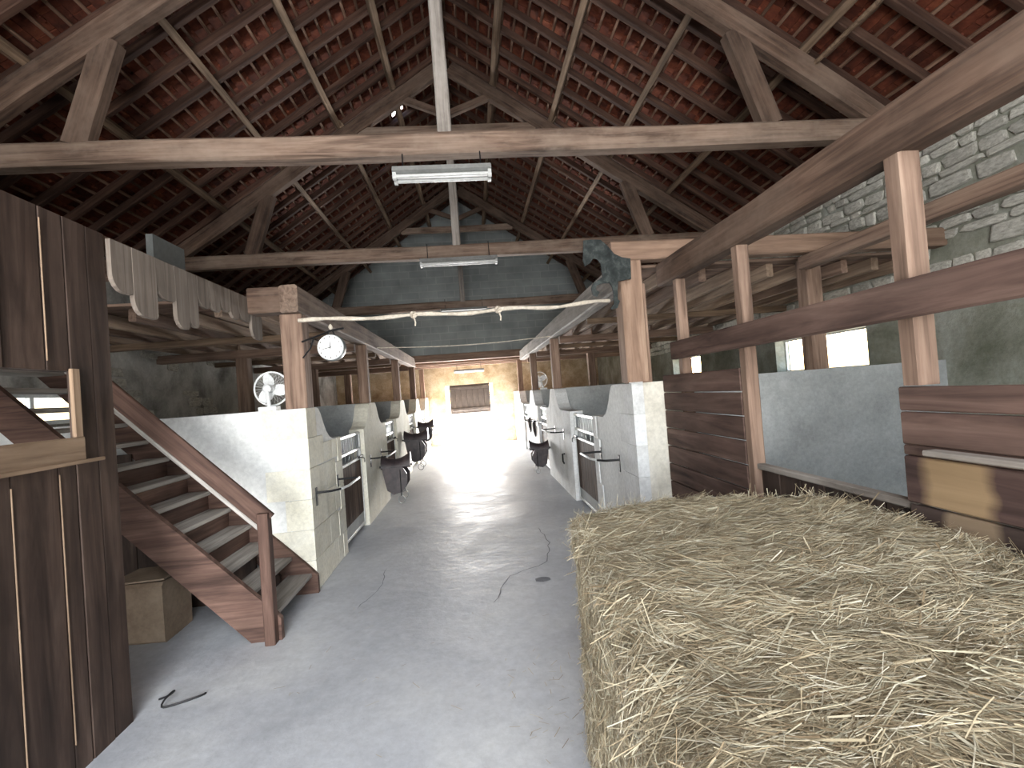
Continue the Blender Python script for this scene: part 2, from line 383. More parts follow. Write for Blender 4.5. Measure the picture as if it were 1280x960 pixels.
# window frames
for i, (a, bb, za, zb) in enumerate(WIN_R):
    mb = MB()
    x0, x1 = XR + .15, XR + .18
    mb.box(x0, x1, a, a + .02, za, zb).box(x0, x1, bb - .02, bb, za, zb).box(x0, x1, a + .02, bb - .02, za, za + .02).box(x0, x1, a + .02, bb - .02, zb - .02, zb)
    mb.build('window_%d' % (i + 1), 'white_metal', kind='structure', label='small bright stable window in the right wall')
for i, (a, bb, za, zb) in enumerate(WIN_L[1:]):
    mb = MB(); x0, x1 = XL - .3, XL - .25
    mb.box(x0, x1, a, a + .05, za, zb).box(x0, x1, bb - .05, bb, za, zb).box(x0, x1, a + .05, bb - .05, za, za + .05).box(x0, x1, a + .05, bb - .05, zb - .05, zb)
    mb.box(x0, x1, (a + bb) / 2 - .025, (a + bb) / 2 + .025, za + .05, zb - .05)
    mb.build('window_%d' % (i + 4), 'white_metal', kind='structure', label='bright window in the left wall')
# far door: upper half closed by a boarded panel
dp = empty('door_1', (-.1, Y1 + .1, 1.06), kind='structure', label='grey-brown boarded upper half of the far door')
for k in range(7):
    x = -.80 + k * .2
    beam('board', (x + .1, Y1 + .1, 1.06), (x + .1, Y1 + .1, 2.06), .2, .035, 'panel_grey', dp, up=(0, 1, 0))
beam('cross_rail', (-.8, Y1 + .06, 1.2), (.6, Y1 + .06, 1.2), .05, .1, 'panel_grey', dp)
beam('cross_rail', (-.8, Y1 + .06, 1.95), (.6, Y1 + .06, 1.95), .05, .1, 'panel_grey', dp)

# floor cracks and the wear patch, children of the floor
def floor_strip(name, pts, wd, mat):
    mb = MB(); vs = []; n = len(pts)
    for i, p in enumerate(pts):
        a = Vector(pts[max(i - 1, 0)]); c = Vector(pts[min(i + 1, n - 1)]); d = (c - a).normalized(); q = Vector((-d.y, d.x))
        ww = wd * (.4 + .6 * random.random()) * (.3 if i in (0, n - 1) else 1)
        vs += [(p[0] + q.x * ww, p[1] + q.y * ww, .0015), (p[0] - q.x * ww, p[1] - q.y * ww, .0015)]
    mb.add(vs, [(2 * i, 2 * i + 1, 2 * i + 3, 2 * i + 2) for i in range(n - 1)])
    return mb.build(name, mat, fl)
def wiggle(pts, k=6, j=.02):
    out = []
    for (a, c) in zip(pts, pts[1:]):
        for i in range(k):
            u = i / k; out.append((a[0] + (c[0] - a[0]) * u + random.uniform(-j, j), a[1] + (c[1] - a[1]) * u + random.uniform(-j, j)))
    return out + [pts[-1]]
floor_strip('crack', wiggle([(.05, 3.95), (.22, 4.45), (.62, 4.75), (.72, 5.3), (.68, 5.9)]), .006, 'crack_dark')
floor_strip('crack', wiggle([(-.25, 7.0), (.1, 7.1), (.35, 7.0)]), .007, 'crack_dark')
floor_strip('crack', wiggle([(-1.1, 4.1), (-.95, 4.6), (-1.0, 5.0)]), .004, 'crack_dark')
MB().prism([(.5 + .07 * math.cos(a * .5236) * (1 + .1 * math.sin(3 * a)), 4.3 + .055 * math.sin(a * .5236)) for a in range(12)], 'Z', .0005, .002).build('stain', 'crack_dark', fl)

# ------------------------------------------------------------------ roof
ANG = math.atan(SLOPE); CA, SA = math.cos(ANG), math.sin(ANG)
def rz(x, z0): return z0 - SLOPE * abs(x - XRIDGE)
tile_v = []
for k in range(4):   # a few hand-made tile shapes, length along local X (down the slope), nib under the upper end
    rr = random.Random(k); mb = MB(); L, W, T = .30, .245, .016; n = 3; vs = []
    for i in range(3):
        x = -L / 2 + L * i / 2
        for top in (0, 1):
            for j in range(n):
                y = -W / 2 + W * j / (n - 1); camber = .006 * (1 - (2 * j / (n - 1) - 1) ** 2)
                vs.append((x + rr.uniform(-.003, .003), y, camber + (T if top else 0) + rr.uniform(-.0015, .0015)))
    fs = []
    for i in range(2):
        a, c = i * 6, (i + 1) * 6
        for j in range(2):
            fs += [(a + j, a + j + 1, c + j + 1, c + j), (a + 3 + j, c + 3 + j, c + 4 + j, a + 4 + j)]
        fs += [(a, c, c + 3, a + 3), (a + 2, a + 5, c + 5, c + 2)]
    fs += [(0, 3, 4, 1), (1, 4, 5, 2), (12, 13, 16, 15), (13, 14, 17, 16)]
    mb.add(vs, fs)
    mb.box(-L / 2, -L / 2 + .025, -.03, .03, -.018, .004)
    tile_v.append(mb)
tile_me = [mb.mesh('tile', 'roof_tile') for mb in tile_v]
GAUGE = .185
HOLES = [Vector((-.92, 8.35)), Vector((-1.45, 9.55)), Vector((-1.5, 9.3))]
for side, sg, xw in (('left', -1, XL - .45), ('right', 1, XR + .45)):
    # outer covering, with the slipped-tile holes left open
    mb = MB(); half = abs(xw - XRIDGE); nx, ny = 40, 70
    for i in range(nx):
        for j in range(ny):
            xa, xb = XRIDGE + sg * half * i / nx, XRIDGE + sg * half * (i + 1) / nx
            ya, yb = Y0 - .3 + (YG + .5 - Y0) * j / ny, Y0 - .3 + (YG + .5 - Y0) * (j + 1) / ny
            if sg < 0 and any(abs((xa + xb) / 2 - h.x) < .1 and abs((ya + yb) / 2 - h.y) < .16 for h in HOLES): continue
            mb.add([(xa, ya, rz(xa, 7.40)), (xb, ya, rz(xb, 7.40)), (xb, yb, rz(xb, 7.40)), (xa, yb, rz(xa, 7.40))], [(0, 1, 2, 3)])
    roof = mb.build('roof_' + side, 'roof_cover', kind='structure', label='underside of the %s tiled roof slope with rafters and battens' % side)
    dn = Vector((sg * CA, 0, -SA)); nrm = Vector((sg * SA, 0, CA))
    # purlins
    for px in ((-.88, -1.73, -2.61, -3.52) if sg < 0 else (.69, 1.58, 2.47, 3.38)):
        for ya, yb in ((Y0, 4.3), (4.3, 7.5), (7.5, 12.0), (12.0, YG)):
            j = random.uniform(-.02, .02)
            beam('purlin', (px + j, ya - .08, rz(px, 7.09)), (px + j, yb + .08, rz(px, 7.09)), .075, .11, 'purlin_wood', roof, up=nrm, seg=6, rough=.012)
    # rafters
    y = Y0 + .1; 
    while y < YG:
        a = Vector((XRIDGE + sg * .03, y, rz(XRIDGE + sg * .03, 7.22))); c = Vector((xw - sg * .2, y, rz(xw - sg * .2, 7.22)))
        jj = random.uniform(-.03, .03)
        a.y += jj; c.y += jj + random.uniform(-.02, .02)
        beam('rafter', a, c, .07, .085, 'roof_rafter', roof, up=nrm)
        y += .41
    # battens
    nb = int(half / CA / GAUGE)
    for i in range(nb):
        x = XRIDGE + sg * (.08 + i * GAUGE * CA)
        beam('batten', (x, Y0, rz(x, 7.285)), (x, YG, rz(x, 7.285)), .032, .03, 'batten_wood', roof, up=nrm)
    # tiles: the 300 that show largest are parts, the rest one joined part
    spots = []
    for i in range(nb):
        x = XRIDGE + sg * (.08 + i * GAUGE * CA + .11 * CA)
        for j in range(int((YG - Y0) / .25)):
            yy = Y0 + .12 + j * .25 + (.125 if i % 2 else 0)
            if sg < 0 and any(abs(x - h.x) < .12 and abs(yy - h.y) < .15 for h in HOLES): continue
            z = rz(x, 7.335)
            if yy > YG - .05: continue
            spots.append((shown_size((x, yy, z)), x, yy, z))
    spots.sort(key=lambda s_: -s_[0])
    tl = 4.2
    rest = MB()
    Mx = Matrix((dn, nrm.cross(dn), nrm)).transposed()
    for k, (s_, x, yy, z) in enumerate(spots):
        tilt = Matrix.Rotation(R(tl + random.uniform(-1.5, 1.5)), 3, 'Y') ; rot = Mx @ tilt.inverted() @ Matrix.Rotation(R(random.uniform(-2, 2)), 3, 'Z')
        loc = Vector((x, yy, z)) + nrm * random.uniform(-.004, .004)
        if k < 300:
            o = bpy.data.objects.new('roof_tile', tile_me[k % 4]); link(o, roof)
            o.rotation_mode = 'QUATERNION'; o.rotation_quaternion = rot.to_quaternion(); o.location = loc - roof.location
        else:
            src = tile_v[k % 4]
            rest.add([rot @ Vector(q) + loc for q in src.v], src.f)
    rest.build('roof_tiles', 'roof_tile', roof, kind='stuff')
beam('ridge_beam', (XRIDGE, Y0, 7.08), (XRIDGE, YG, 7.08), .12, .2, 'old_oak', roof, seg=10, rough=.015)

# trusses
def truss(Y, label, tie_w=.17, tie_h=.2, light_king=True):
    t_ = empty('roof_truss', (XRIDGE, Y, 3.84), label=label, cat='roof truss', group='old timber roof trusses')
    zt = 3.95
    beam('tie_beam', (XL - .1, Y, zt), (XR + .1, Y, zt - .01), tie_w, tie_h, 'tie_oak', t_, seg=14, rough=.018, ch=.025)
    for sg in (-1, 1):
        a = Vector((XRIDGE + sg * .1, Y, rz(XRIDGE + sg * .1, 6.9))); c = Vector((XRIDGE + sg * 4.35, Y, rz(XRIDGE + sg * 4.35, 6.9)))
        beam('principal_rafter', a, c, .15, .2, 'old_oak', t_, up=(sg * SA, 0, CA), seg=10, rough=.02, ch=.02)
        beam('strut', (XRIDGE + sg * 2.78, Y, rz(XRIDGE + sg * 2.78, 6.82)), (XRIDGE + sg * 3.08, Y, zt + .08), .14, .2, 'old_oak', t_, up=(sg, 0, .3), seg=4, rough=.012, ch=.02)
        beam('brace', (XRIDGE + sg * .05, Y, 6.12), (XRIDGE + sg * .75, Y, 6.4), .09, .1, 'old_oak', t_, up=(0, 0, 1), seg=2)
    beam('king_post', (XRIDGE, Y - .01, zt + .06), (XRIDGE, Y - .01, 6.95), .12, .125, 'grey_wood', t_, up=(0, 1, 0), seg=8, rough=.008, ch=.012)
    hw = (6.8 - 5.86) / SLOPE
    beam('collar_beam', (XRIDGE - hw, Y + .02, 5.86), (XRIDGE + hw, Y + .02, 5.86), .1, .14, 'tie_oak', t_, seg=5, rough=.012)
truss(4.3, 'nearest old timber roof truss, spanning the top of the picture')
truss(7.5, 'middle old timber roof truss behind the black horse cut-out')
truss(12.0, 'farthest old timber roof truss, in front of the grey gable')

# ------------------------------------------------------------------ rubble stones of the walls
def stone_mesh(k, mat):
    rr = random.Random(100 + k); mb = MB(); n = 9; vs = []
    rad = []
    for i in range(n):
        a = 2 * math.pi * (i + rr.uniform(-.2, .2)) / n
        c, s_ = math.cos(a), math.sin(a); e = .42
        y = .5 * math.copysign(abs(c) ** e, c); z = .5 * math.copysign(abs(s_) ** e, s_); q = rr.uniform(.84, 1.04)
        rad.append((y * q, z * q))
    for d, f in ((0, 1), (.8, .96), (1, .84)):
        vs += [(-d * rr.uniform(.85, 1.1), y * f, z * f) for (y, z) in rad]
    vs.append((-1.08, 0, 0)); fs = []
    for i in range(n):
        j = (i + 1) % n
        fs += [(i, j, n + j, n + i), (n + i, n + j, 2 * n + j, 2 * n + i), (2 * n + i, 2 * n + j, 3 * n)]
    mb.add(vs, fs); return mb
ST = [stone_mesh(k, 'rubble_stone') for k in range(14)]
ST_ME = [mb.mesh('stone', 'rubble_stone') for mb in ST]
def stones(parent, x, sg, ya, yb, za, zb, holes, rnd, lmax=300, keep=None, hs=(.07, .18)):
    spots = []; z = za
    while z < zb:
        h = rnd.uniform(*hs); y = ya + rnd.uniform(-.2, 0)
        while y < yb:
            l = rnd.choice((.14, .2, .26, .34, .44)) * rnd.uniform(.8, 1.2) * (.75 + h * 2)
            hh = h
            yc, zc = y + l / 2, z + h / 2
            ok = not any(yc + l / 2 > h0 - .03 and yc - l / 2 < h1 + .03 and zc + h / 2 > z0 - .03 and zc - h / 2 < z1 + .03 for (h0, h1, z0, z1) in holes)
            if keep and not keep(yc, zc): ok = False
            if rnd.random() < .04: ok = False
            if ok: spots.append((shown_size((x, yc, zc)) * l, yc + 0, zc + rnd.uniform(-.01, .01) + .05 * 0, l * .99, hh * rnd.uniform(.9, 1.03), rnd.uniform(.02, .045), rnd.uniform(-4, 4)))
            y += l
        z += h
    spots.sort(key=lambda q: -q[0]); rest = MB()
    for k, (s_, yc, zc, l, h, d, a) in enumerate(spots):
        M = Matrix.Translation((x, yc, zc)) @ Matrix.Rotation(R(a), 4, 'X') @ Matrix.Diagonal((d * (1 if sg < 0 else -1), l, h, 1))
        if k < lmax:
            o = bpy.data.objects.new('stone', ST_ME[k % 14]); link(o, parent)
            o.location = Vector((x, yc, zc)) - parent.location; o.rotation_euler = (R(a), 0, 0); o.scale = (d * (1 if sg < 0 else -1), l, h)
        else:
            rest.add([M @ Vector(q) for q in ST[k % 14].v], ST[k % 14].f)
    if rest.v: rest.build('stones', 'rubble_stone', parent, kind='stuff')
stones(wr, XR + .005, -1, 1.6, 12.5, 2.3, 4.2, WIN_R, random.Random(3))
stones(wl, XL - .01, 1, 6.4, 9.0, 1.7, 2.6, WIN_L, random.Random(5), keep=lambda y, z: noise.noise(Vector((y * 1.1, z * 1.6, 2))) > .08)

# ------------------------------------------------------------------ stall walls
def ogee(d):   # drop below the wall top at distance d along the curve (0..0.5)
    pts = [(0, 0), (.06, .01), (.13, .07), (.2, .17), (.28, .26), (.37, .32), (.48, .355)]
    return pts
TOPZ = 1.69; SH = 1.335
def pier(name, xa, xb, ya, yb, post, mat, parent, ramp0=True, ramp1=True):
    """front wall piece from door to door, high at the post and curving down to the door jambs"""
    up = []
    hl = .17
    if ramp0: up += [(ya, SH)] + [(max(ya + .02, post - hl - d), TOPZ - z) for d, z in reversed(ogee(0))]
    else: up += [(ya, TOPZ)]
    if ramp1: up += [(min(yb - .02, post + hl + d), TOPZ - z) for d, z in ogee(0)] + [(yb, SH)]
    else: up += [(yb, TOPZ)]
    return MB().prism([(ya, 0)] + up + [(yb, 0)], 'X', xa, xb).build(name, mat, parent)
sl = empty('wall_stalls_left', (FL - .1, LP[0], 0), kind='structure', label='white block stall walls along the left of the aisle')
sr = empty('wall_stalls_right', (FR + .1, RP[0], 0), kind='structure', label='white block stall walls along the right of the aisle')
DL = [(5.68, 6.85), (8.55, 9.7), (11.6, 12.75), (14.4, 15.5)]
DR = [(5.75, 7.1), (9.5, 10.7), (12.75, 13.9)]
YLC, YRC = 4.6, 4.2      # corner faces
q = .012                # quoins stand a little proud of the plaster
pier('pier', FL - .2, FL - q, YLC + q, DL[0][0], LP[0] + .1, 'plaster_white', sl, ramp0=False)
for i in range(1, 4): pier('pier', FL - .2, FL, DL[i - 1][1], DL[i][0], LP[i], 'block_white', sl)
pier('pier', FL - .2, FL, DL[3][1], Y1 - .01, LP[4], 'block_white', sl, ramp1=False)
pier('pier', FR + q, FR + .2, YRC + q, DR[0][0], RP[0] + .35, 'plaster_white', sr, ramp0=False)
for i in range(1, 3): pier('pier', FR, FR + .2, DR[i - 1][1], DR[i][0], RP[i], 'block_pale', sr)
pier('pier', FR, FR + .2, DR[2][1], Y1 - .01, RP[3], 'block_pale', sr, ramp1=False)
MB().box(XL, FL - .2, YLC + q, YLC + .17, 0, TOPZ).build('end_partition', 'plaster_white', sl)
MB().box(FR + .2, XR, YRC + q, YRC + .17, 0, TOPZ).build('end_partition', 'plaster_grey', sr)
for y in LP[1:]: MB().box(XL, FL - .2, y - .08, y + .08, 0, TOPZ).build('divider', 'plaster_grey', sl)
for y in RP[1:]: MB().box(FR + .2, XR, y - .08, y + .08, 0, TOPZ).build('divider', 'plaster_grey', sr)
# corner quoins of dressed block
def quoins(parent, xf, sg, yf, mat, n=6, narrow=False):
    h = TOPZ / n
    for k in range(n):
        a, c = (.40, .26) if k % 2 else (.24, .44)     # along the end wall / along the aisle
        if narrow: a = .105
        z0, z1 = k * h + .003, (k + 1) * h - .003
        # L-shaped corner block
        x0, y0 = xf, yf
        poly = [(x0, y0), (x0, y0 + c), (x0 - sg * .1, y0 + c), (x0 - sg * .1, y0 + .1), (x0 - sg * a, y0 + .1), (x0 - sg * a, y0)]
        MB().prism(poly, 'Z', z0, z1).build('block', mat, parent)
quoins(sl, FL, 1, YLC, 'block_white')
quoins(sr, FR, -1, YRC, 'block_pale', narrow=True)
MB().box(FR + .106, FR + .52, YRC + .004, YRC + .011, 0, TOPZ).build('render_coat', 'plaster_cream', sr)
# jamb blocks beside the first doors and face blocks of the first piers
for (parent, xf, sg, ya, mat) in ((sl, FL, 1, DL[0][0], 'block_white'), (sr, FR, -1, DR[0][0], 'block_pale')):
    for k in range(5):
        h = SH / 5; c = .26 if k % 2 else .15
        MB().box(min(xf, xf - sg * .05), max(xf, xf - sg * .05), ya - c, ya + .002, k * h + .003, (k + 1) * h - .003).build('block', mat, parent)
k = 0
for z0, z1 in ((0, .28), (.2816, .56), (.5632, .84), (.845, 1.12), (1.127, 1.33)):
    c0 = YLC + (.44 if k % 2 == 0 else .26) + .006
    c1 = DL[0][0] - (.26 if k % 2 else .15) - .006
    mid = c0 + (c1 - c0) * (.45 if k % 2 else .62)
    for ya, yb in ((c0, mid - .003), (mid + .003, c1)):
        MB().box(FL - .04, FL - .004, ya, yb, z0 + .004, z1 - .004).build('block', 'block_white', sl)
    k += 1

# ------------------------------------------------------------------ lofts above the stalls
def loft(name, sg, xf, xw, posts, label, inner_x, yend):
    t_ = empty(name, (xf, posts[0], TOPZ), label=label, cat='loft')
    pm = 'oak_warm'
    xb = xf - sg * .09 if sg > 0 else xf + .09 * -1
    xc = xf + sg * .1
    for i, y in enumerate(posts):
        if y > yend: continue
        s_ = .2 if i == 0 else .15
        yy = y + .08 if (i == 0 and sg < 0) else y
        beam('post', (xc, yy, TOPZ), (xc, yy, 2.58), s_, s_, pm, t_, up=(0, 1, 0), seg=4, rough=.006, ch=.012)
    beam('edge_beam', (xc - sg * .02, posts[0] - .08, 2.71), (xc - sg * .02, yend, 2.71), .16, .26, 'grey_wood' if sg > 0 else 'tie_oak', t_, seg=14, rough=.012, ch=.015)
    for y in posts[1:]:
        if y < yend:
            beam('post', (inner_x, y, TOPZ), (inner_x, y, 2.5), .17, .17, pm, t_, up=(0, 1, 0), seg=2, rough=.006, ch=.012)
    # bearers across at each post line and mid-span, joists along, boards across on top
    lines = [posts[0] + .06] + [y for y in posts[1:] if y < yend] + [yend - .1]
    for k, y in enumerate(lines):
        if k: beam('bearer', (xc + sg * .1, y, 2.555), (xw, y, 2.555), .13, .12, 'oak_warm', t_, seg=4, rough=.01)
        if k + 1 < len(lines):
            for ym in ((y + lines[k + 1]) / 2,): beam('bearer', (xc + sg * .1, ym, 2.575), (xw, ym, 2.575), .09, .08, 'purlin_wood', t_, seg=4, rough=.01)
            x = xc + sg * .38
            while abs(x) < abs(xw) - .05:
                o1, o2 = random.uniform(-.03, .03), random.uniform(-.03, .03)
                beam('joist', (x + o1, y - (.06 if k else -.06), 2.68 + random.uniform(-.01, .01)), (x + o2, lines[k + 1] + .06, 2.68 + random.uniform(-.01, .01)), .07, .125, 'joist_wood' if random.random() < .6 else 'oak_warm', t_, seg=3, rough=.012)
                x += sg * .36
    y = posts[0] + .12
    while y < yend - .1:
        beam('floor_board', (xc + sg * .07, y, 2.765), (xw, y, 2.765), .2, .028, 'oak_warm', t_); y += .204
    return t_
ll = loft('stall_loft', -1, FL, XL, LP, 'timber loft on posts above the left-hand stalls', -3.4, YG)
lr = loft('stall_loft', 1, FR, XR, RP, 'timber loft on posts above the right-hand stalls', 2.95, YG)
beam('cross_beam', (-2.018, YLC + .12, 2.72), (FL - .165, YLC + .12, 2.72), .2, .24, 'old_oak', ll, seg=3, rough=.01, ch=.015)
# bolted new corner post face and the new cross beam
beam('corner_post', (1.47, 4.22, 1.70), (1.47, 4.22, 2.82), .2, .2, 'pine_new', lr, up=(0, 1, 0), seg=3, rough=.004, ch=.012)
beam('new_beam', (1.30, 4.17, 2.86), (XR, 4.17, 2.84), .14, .17, 'pine_new', lr, seg=6, rough=.006, ch=.012)

# low boarded ceiling between gable and far wall
ce = empty('ceiling', (0, YG, 2.8), kind='structure', label='low boarded ceiling at the far end of the aisle')
x = XL
beam('lintel', (XL, YG + .1, 2.8), (XR, YG + .1, 2.8), .24, .2, 'oak_warm', ce, seg=6, rough=.01)
for sg_, xf_, y_ in ((-1, FL, LP[4]), (1, FR, RP[3])): beam('post', (xf_ + sg_ * .1, y_, TOPZ), (xf_ + sg_ * .1, y_, 2.66), .15, .15, 'oak_warm', ce, up=(0, 1, 0), seg=3, rough=.006, ch=.012)
y = YG + .35
while y < Y1 - .05:
    beam('ceiling_board', (XL, y, 2.84), (XR, y, 2.84), .19, .03, 'oak_warm', ce); y += .2
for y in (14.5, 15.3, 16.1): beam('joist', (XL, y, 2.74), (XR, y, 2.74), .09, .15, 'oak_warm', ce)

# ------------------------------------------------------------------ hay bay timbers on the right
hb = empty('hay_bay_frame', (1.72, 2.8, 0), label='timber post and rail frame around the hay bale on the right', cat='timber frame')
XB = 1.75
beam('top_beam', (XB, -.6, 2.60), (XB, 4.1, 2.62), .13, .2, 'old_oak', hb, seg=10, rough=.012, ch=.015)
beam('rail', (XB - .075, -.6, 1.94), (XB - .07, 3.86, 1.935), .045, .145, 'red_plank', hb, seg=8, rough=.008, ch=.01)
beam('post', (XB - .005, 1.74, 1.605), (XB - .005, 1.74, 2.52), .09, .08, 'oak_warm', hb, up=(0, 1, 0), seg=5, rough=.004, ch=.008)
beam('post', (XB, 2.9, 0), (XB, 2.9, 2.52), .08, .08, 'oak_warm', hb, up=(0, 1, 0), seg=6, rough=.005, ch=.01)
beam('post', (XB + .02, 3.84, 0), (XB + .02, 3.84, 2.52), .08, .08, 'oak_warm', hb, up=(0, 1, 0), seg=6, rough=.005, ch=.01)
beam('loft_bearer', (3.08, .4, 2.66), (3.08, 4.1, 2.66), .12, .11, 'oak_warm', hb, seg=4, rough=.008)
beam('loft_post', (3.25, 4.29, TOPZ), (3.25, 4.29, 2.74), .15, .16, 'oak_warm', hb, up=(0, 1, 0), seg=3, rough=.006, ch=.012)
z = 0.02; k = 0
while z < 1.6:          # boards between the post and the stall wall
    beam('board', (XB - .03, 2.945, z + .075), (XB - .03, 4.18, z + .075), .03, .148, 'red_plank', hb, ch=.006); z += .157
for z0, z1, m_, ox in ((.02, .17, 'red_plank', 0), (.175, .33, 'red_plank', 0), (.335, .49, 'red_plank', 0), (.495, .65, 'red_plank', 0), (.655, .81, 'red_plank', 0), (.815, .97, 'dark_plank', 0),
                   (.975, 1.13, 'lit_patch_board_low', .01), (1.37, 1.50, 'red_plank', 0), (1.505, 1.60, 'red_plank', 0)):
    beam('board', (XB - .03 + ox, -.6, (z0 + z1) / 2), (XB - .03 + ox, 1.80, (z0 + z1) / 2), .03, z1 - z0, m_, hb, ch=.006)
beam('board', (XB - .03, -.6, 1.2325), (XB - .03, 1.80, 1.2325), .03, .185, 'lit_patch_board', hb, ch=.006)
beam('board', (XB - .028, -.6, 1.348), (XB - .028, 1.80, 1.348), .03, .04, 'red_plank', hb, ch=.006)
beam('ledge', (XB - .075, -.6, 1.355), (XB - .075, 1.66, 1.355), .06, .022, 'grey_wood', hb, ch=.006)
beam('gate_rail', (XB, 1.78, 1.12), (XB, 2.86, 1.12), .05, .035, 'grey_wood', hb, ch=.006)
for k in range(6):
    y = 1.87 + k * .18
    beam('gate_board', (XB + .01, y, .05), (XB + .01, y, 1.1), .172, .025, 'dark_plank', hb, up=(1, 0, 0), ch=.005)

# ------------------------------------------------------------------ boarded tack room wall, left foreground
XP = -2.05
pw = empty('wall_partition', (XP, 1.5, 0), kind='structure', label='dark vertical board partition with an unglazed opening in the left foreground')
WY0, WY1, WZ0, WZ1 = .2, 2.62, 1.62, 1.975
def plank(ya, yb, za, zb):
    xo = XP - random.uniform(0, .01)
    beam('plank', (xo, (ya + yb) / 2, za), (xo, (ya + yb) / 2, zb), yb - ya - .006, .026, 'dark_plank', pw, up=(1, 0, 0), ch=.004)
plank(2.64, 2.79, 0, 2.78); plank(2.79, 2.93, 0, 2.78)
YPN = -.85
for ws, za, zb in (([.11, .25, .23, .2, .22, .21, .22, .2, .2, .22, .21], 0, WZ0), ([.14, .22, .2, .21, .22, .2, .22, .2, .2, .22, .21], WZ1, 2.78)):
    y = 2.64
    for wd in ws: plank(y - wd, y, za, zb); y -= wd
    while y > YPN: plank(y - .21, y, za, zb); y -= .21
y = WY0
while y > YPN: plank(y - .21, y, WZ0, WZ1); y -= .21
for (ye, za, zb) in ((2.53, 0.15, 1.46), (2.28, .1, 1.44), (2.50, 2.02, 2.72)):
    beam('worn_edge', (XP + .012, ye, za), (XP + .012, ye, zb), .005, .006, 'yellow_board', pw, up=(1, 0, 0), ch=.001)
beam('top_plate', (XP - .06, YPN, 2.74), (XP - .06, 4.95, 2.74), .1, .09, 'old_oak', pw, seg=8, rough=.008)
beam('frame_post', (XP - .07, 2.86, 0), (XP - .07, 2.86, 2.7), .1, .1, 'dark_plank', pw, up=(0, 1, 0), seg=3, rough=.005)
beam('opening_sill', (XP + .022, WY0, WZ0 - .05), (XP + .022, WY1 + .05, WZ0 - .05), .02, .13, 'yellow_board', pw, ch=.004)
beam('opening_jamb', (XP + .022, WY1 + .02, WZ0 + .016), (XP + .022, WY1 + .02, WZ1 + .01), .05, .02, 'yellow_board', pw, up=(1, 0, 0), ch=.004)
beam('opening_head', (XP - .04, WY0, WZ1 + .03), (XP - .04, WY1 + .05, WZ1 + .03), .06, .06, 'dark_plank', pw, ch=.004)
beam('sill_strip', (XP + .035, WY0, WZ0 - .125), (XP + .035, WY1 + .16, WZ0 - .112), .02, .018, 'yellow_board', pw, ch=.003)
# rear part of that room: low loft
nl = empty('tack_room_loft', (-3.3, 1, 2.7), label='boarded loft over the tack room behind the dark partition', cat='loft')
y = YPN
while y < 3.3:
    beam('floor_board', (XL, y + .1, 2.80), (XP - .12, y + .1, 2.80), .195, .028, 'roof_rafter', nl); y += .2
for y in (-1.0, -.2, .6, 1.4, 2.2, 3.0, 3.4): beam('joist', (XL, y, 2.71), (XP - .12, y, 2.71), .08, .14, 'oak_warm', nl, seg=3, rough=.01)

# scalloped valance
va = empty('scalloped_valance', (XP, 3.9, 2.35), label='row of pale scalloped boards of uneven length hanging beside the staircase', cat='valance')
VB = [(2.94, 3.11, 2.46), (3.115, 3.335, 2.345), (3.34, 3.535, 2.50), (3.54, 3.69, 2.325), (3.695, 3.815, 2.355), (3.82, 3.98, 2.53), (3.985, 4.14, 2.53), (4.145, 4.3, 2.56), (4.305, 4.46, 2.52), (4.465, 4.66, 2.53), (4.70, 4.92, 2.385)]
for (ya, yb, zb) in VB:
    r_ = min(.1, (yb - ya) * .6); top = 2.76
    poly = [(ya, top), (ya, zb + r_)] + [(ya + r_ * (1 - math.cos(a)), zb + r_ * (1 - math.sin(a))) for a in [R(d) for d in (22, 45, 67, 90)]] + [(yb - .02, zb), (yb, zb + .02), (yb, top)]
    MB().prism(poly, 'X', XP + .002, XP + .026 + random.uniform(0, .006)).build('board', 'valance_wood', va)

# ------------------------------------------------------------------ staircase
st = empty('wooden_staircase', (-1.75, 4.16, 0), label='open reddish wooden staircase with grey treads climbing left', cat='staircase')
YS0, YS1 = 3.73, 4.57
RISE = .166; XS = -1.62
def sz(x): return XS - x      # 45 degrees
for y in (YS0, YS1):
    n_ = Vector((1, 0, 1)).normalized()
    a = Vector((XS + .03, y, .08)); L_ = 3.5
    mb = MB().prism([(XS + .09, 0), (XS + .09, .16), (XS + .0, .26), (-4.25, .26 + (XS + 4.25)), (-4.25, (XS + 4.25) - .02), (XS - .13, 0)], 'Y', y - .022, y + .022)
    mb.build('stringer', 'stair_red', st)
for k in range(1, 16):
    x = XS - (k - 1) * RISE
    beam('tread', (x - .07, YS0 + .022, k * RISE), (x - .07, YS1 - .022, k * RISE), .22, .036, 'tread_grey', st, ch=.006)
for k in range(3, 8):
    x = XS - (k - 1) * RISE - .16
    beam('riser', (x, YS0 + .024, k * RISE + .083), (x, YS1 - .024, k * RISE + .083), .018, .128, 'stair_red', st, ch=.003)
for k in range(9):
    xa = -1.95 - k * .2; h_ = min(1.4, XS - xa - .12)
    beam('back_board', (xa, YS1 - .035, .0), (xa, YS1 - .035, h_), .195, .022, 'dark_plank', st, up=(0, 1, 0), ch=.004)
yr = YS0 - .035
beam('newel_post', (XS + .03, yr - .02, 0), (XS + .03, yr - .02, .95), .075, .085, 'stair_red', st, up=(0, 1, 0), seg=3, rough=.004, ch=.008)
beam('handrail', (XS + .05, yr, .885), (-3.6, yr, .885 + XS + .05 + 3.6), .035, .13, 'stair_red', st, up=(0, 0, 1), ch=.006)
beam('lower_rail', (XS + .0, yr + .03, .80), (-3.6, yr + .03, .80 + XS + 3.6), .03, .03, 'tread_grey', st, ch=.004)
beam('top_post', (-2.66, yr + .01, .95), (-2.66, yr + .01, 2.0), .07, .07, 'dark_plank', st, up=(0, 1, 0), ch=.006)

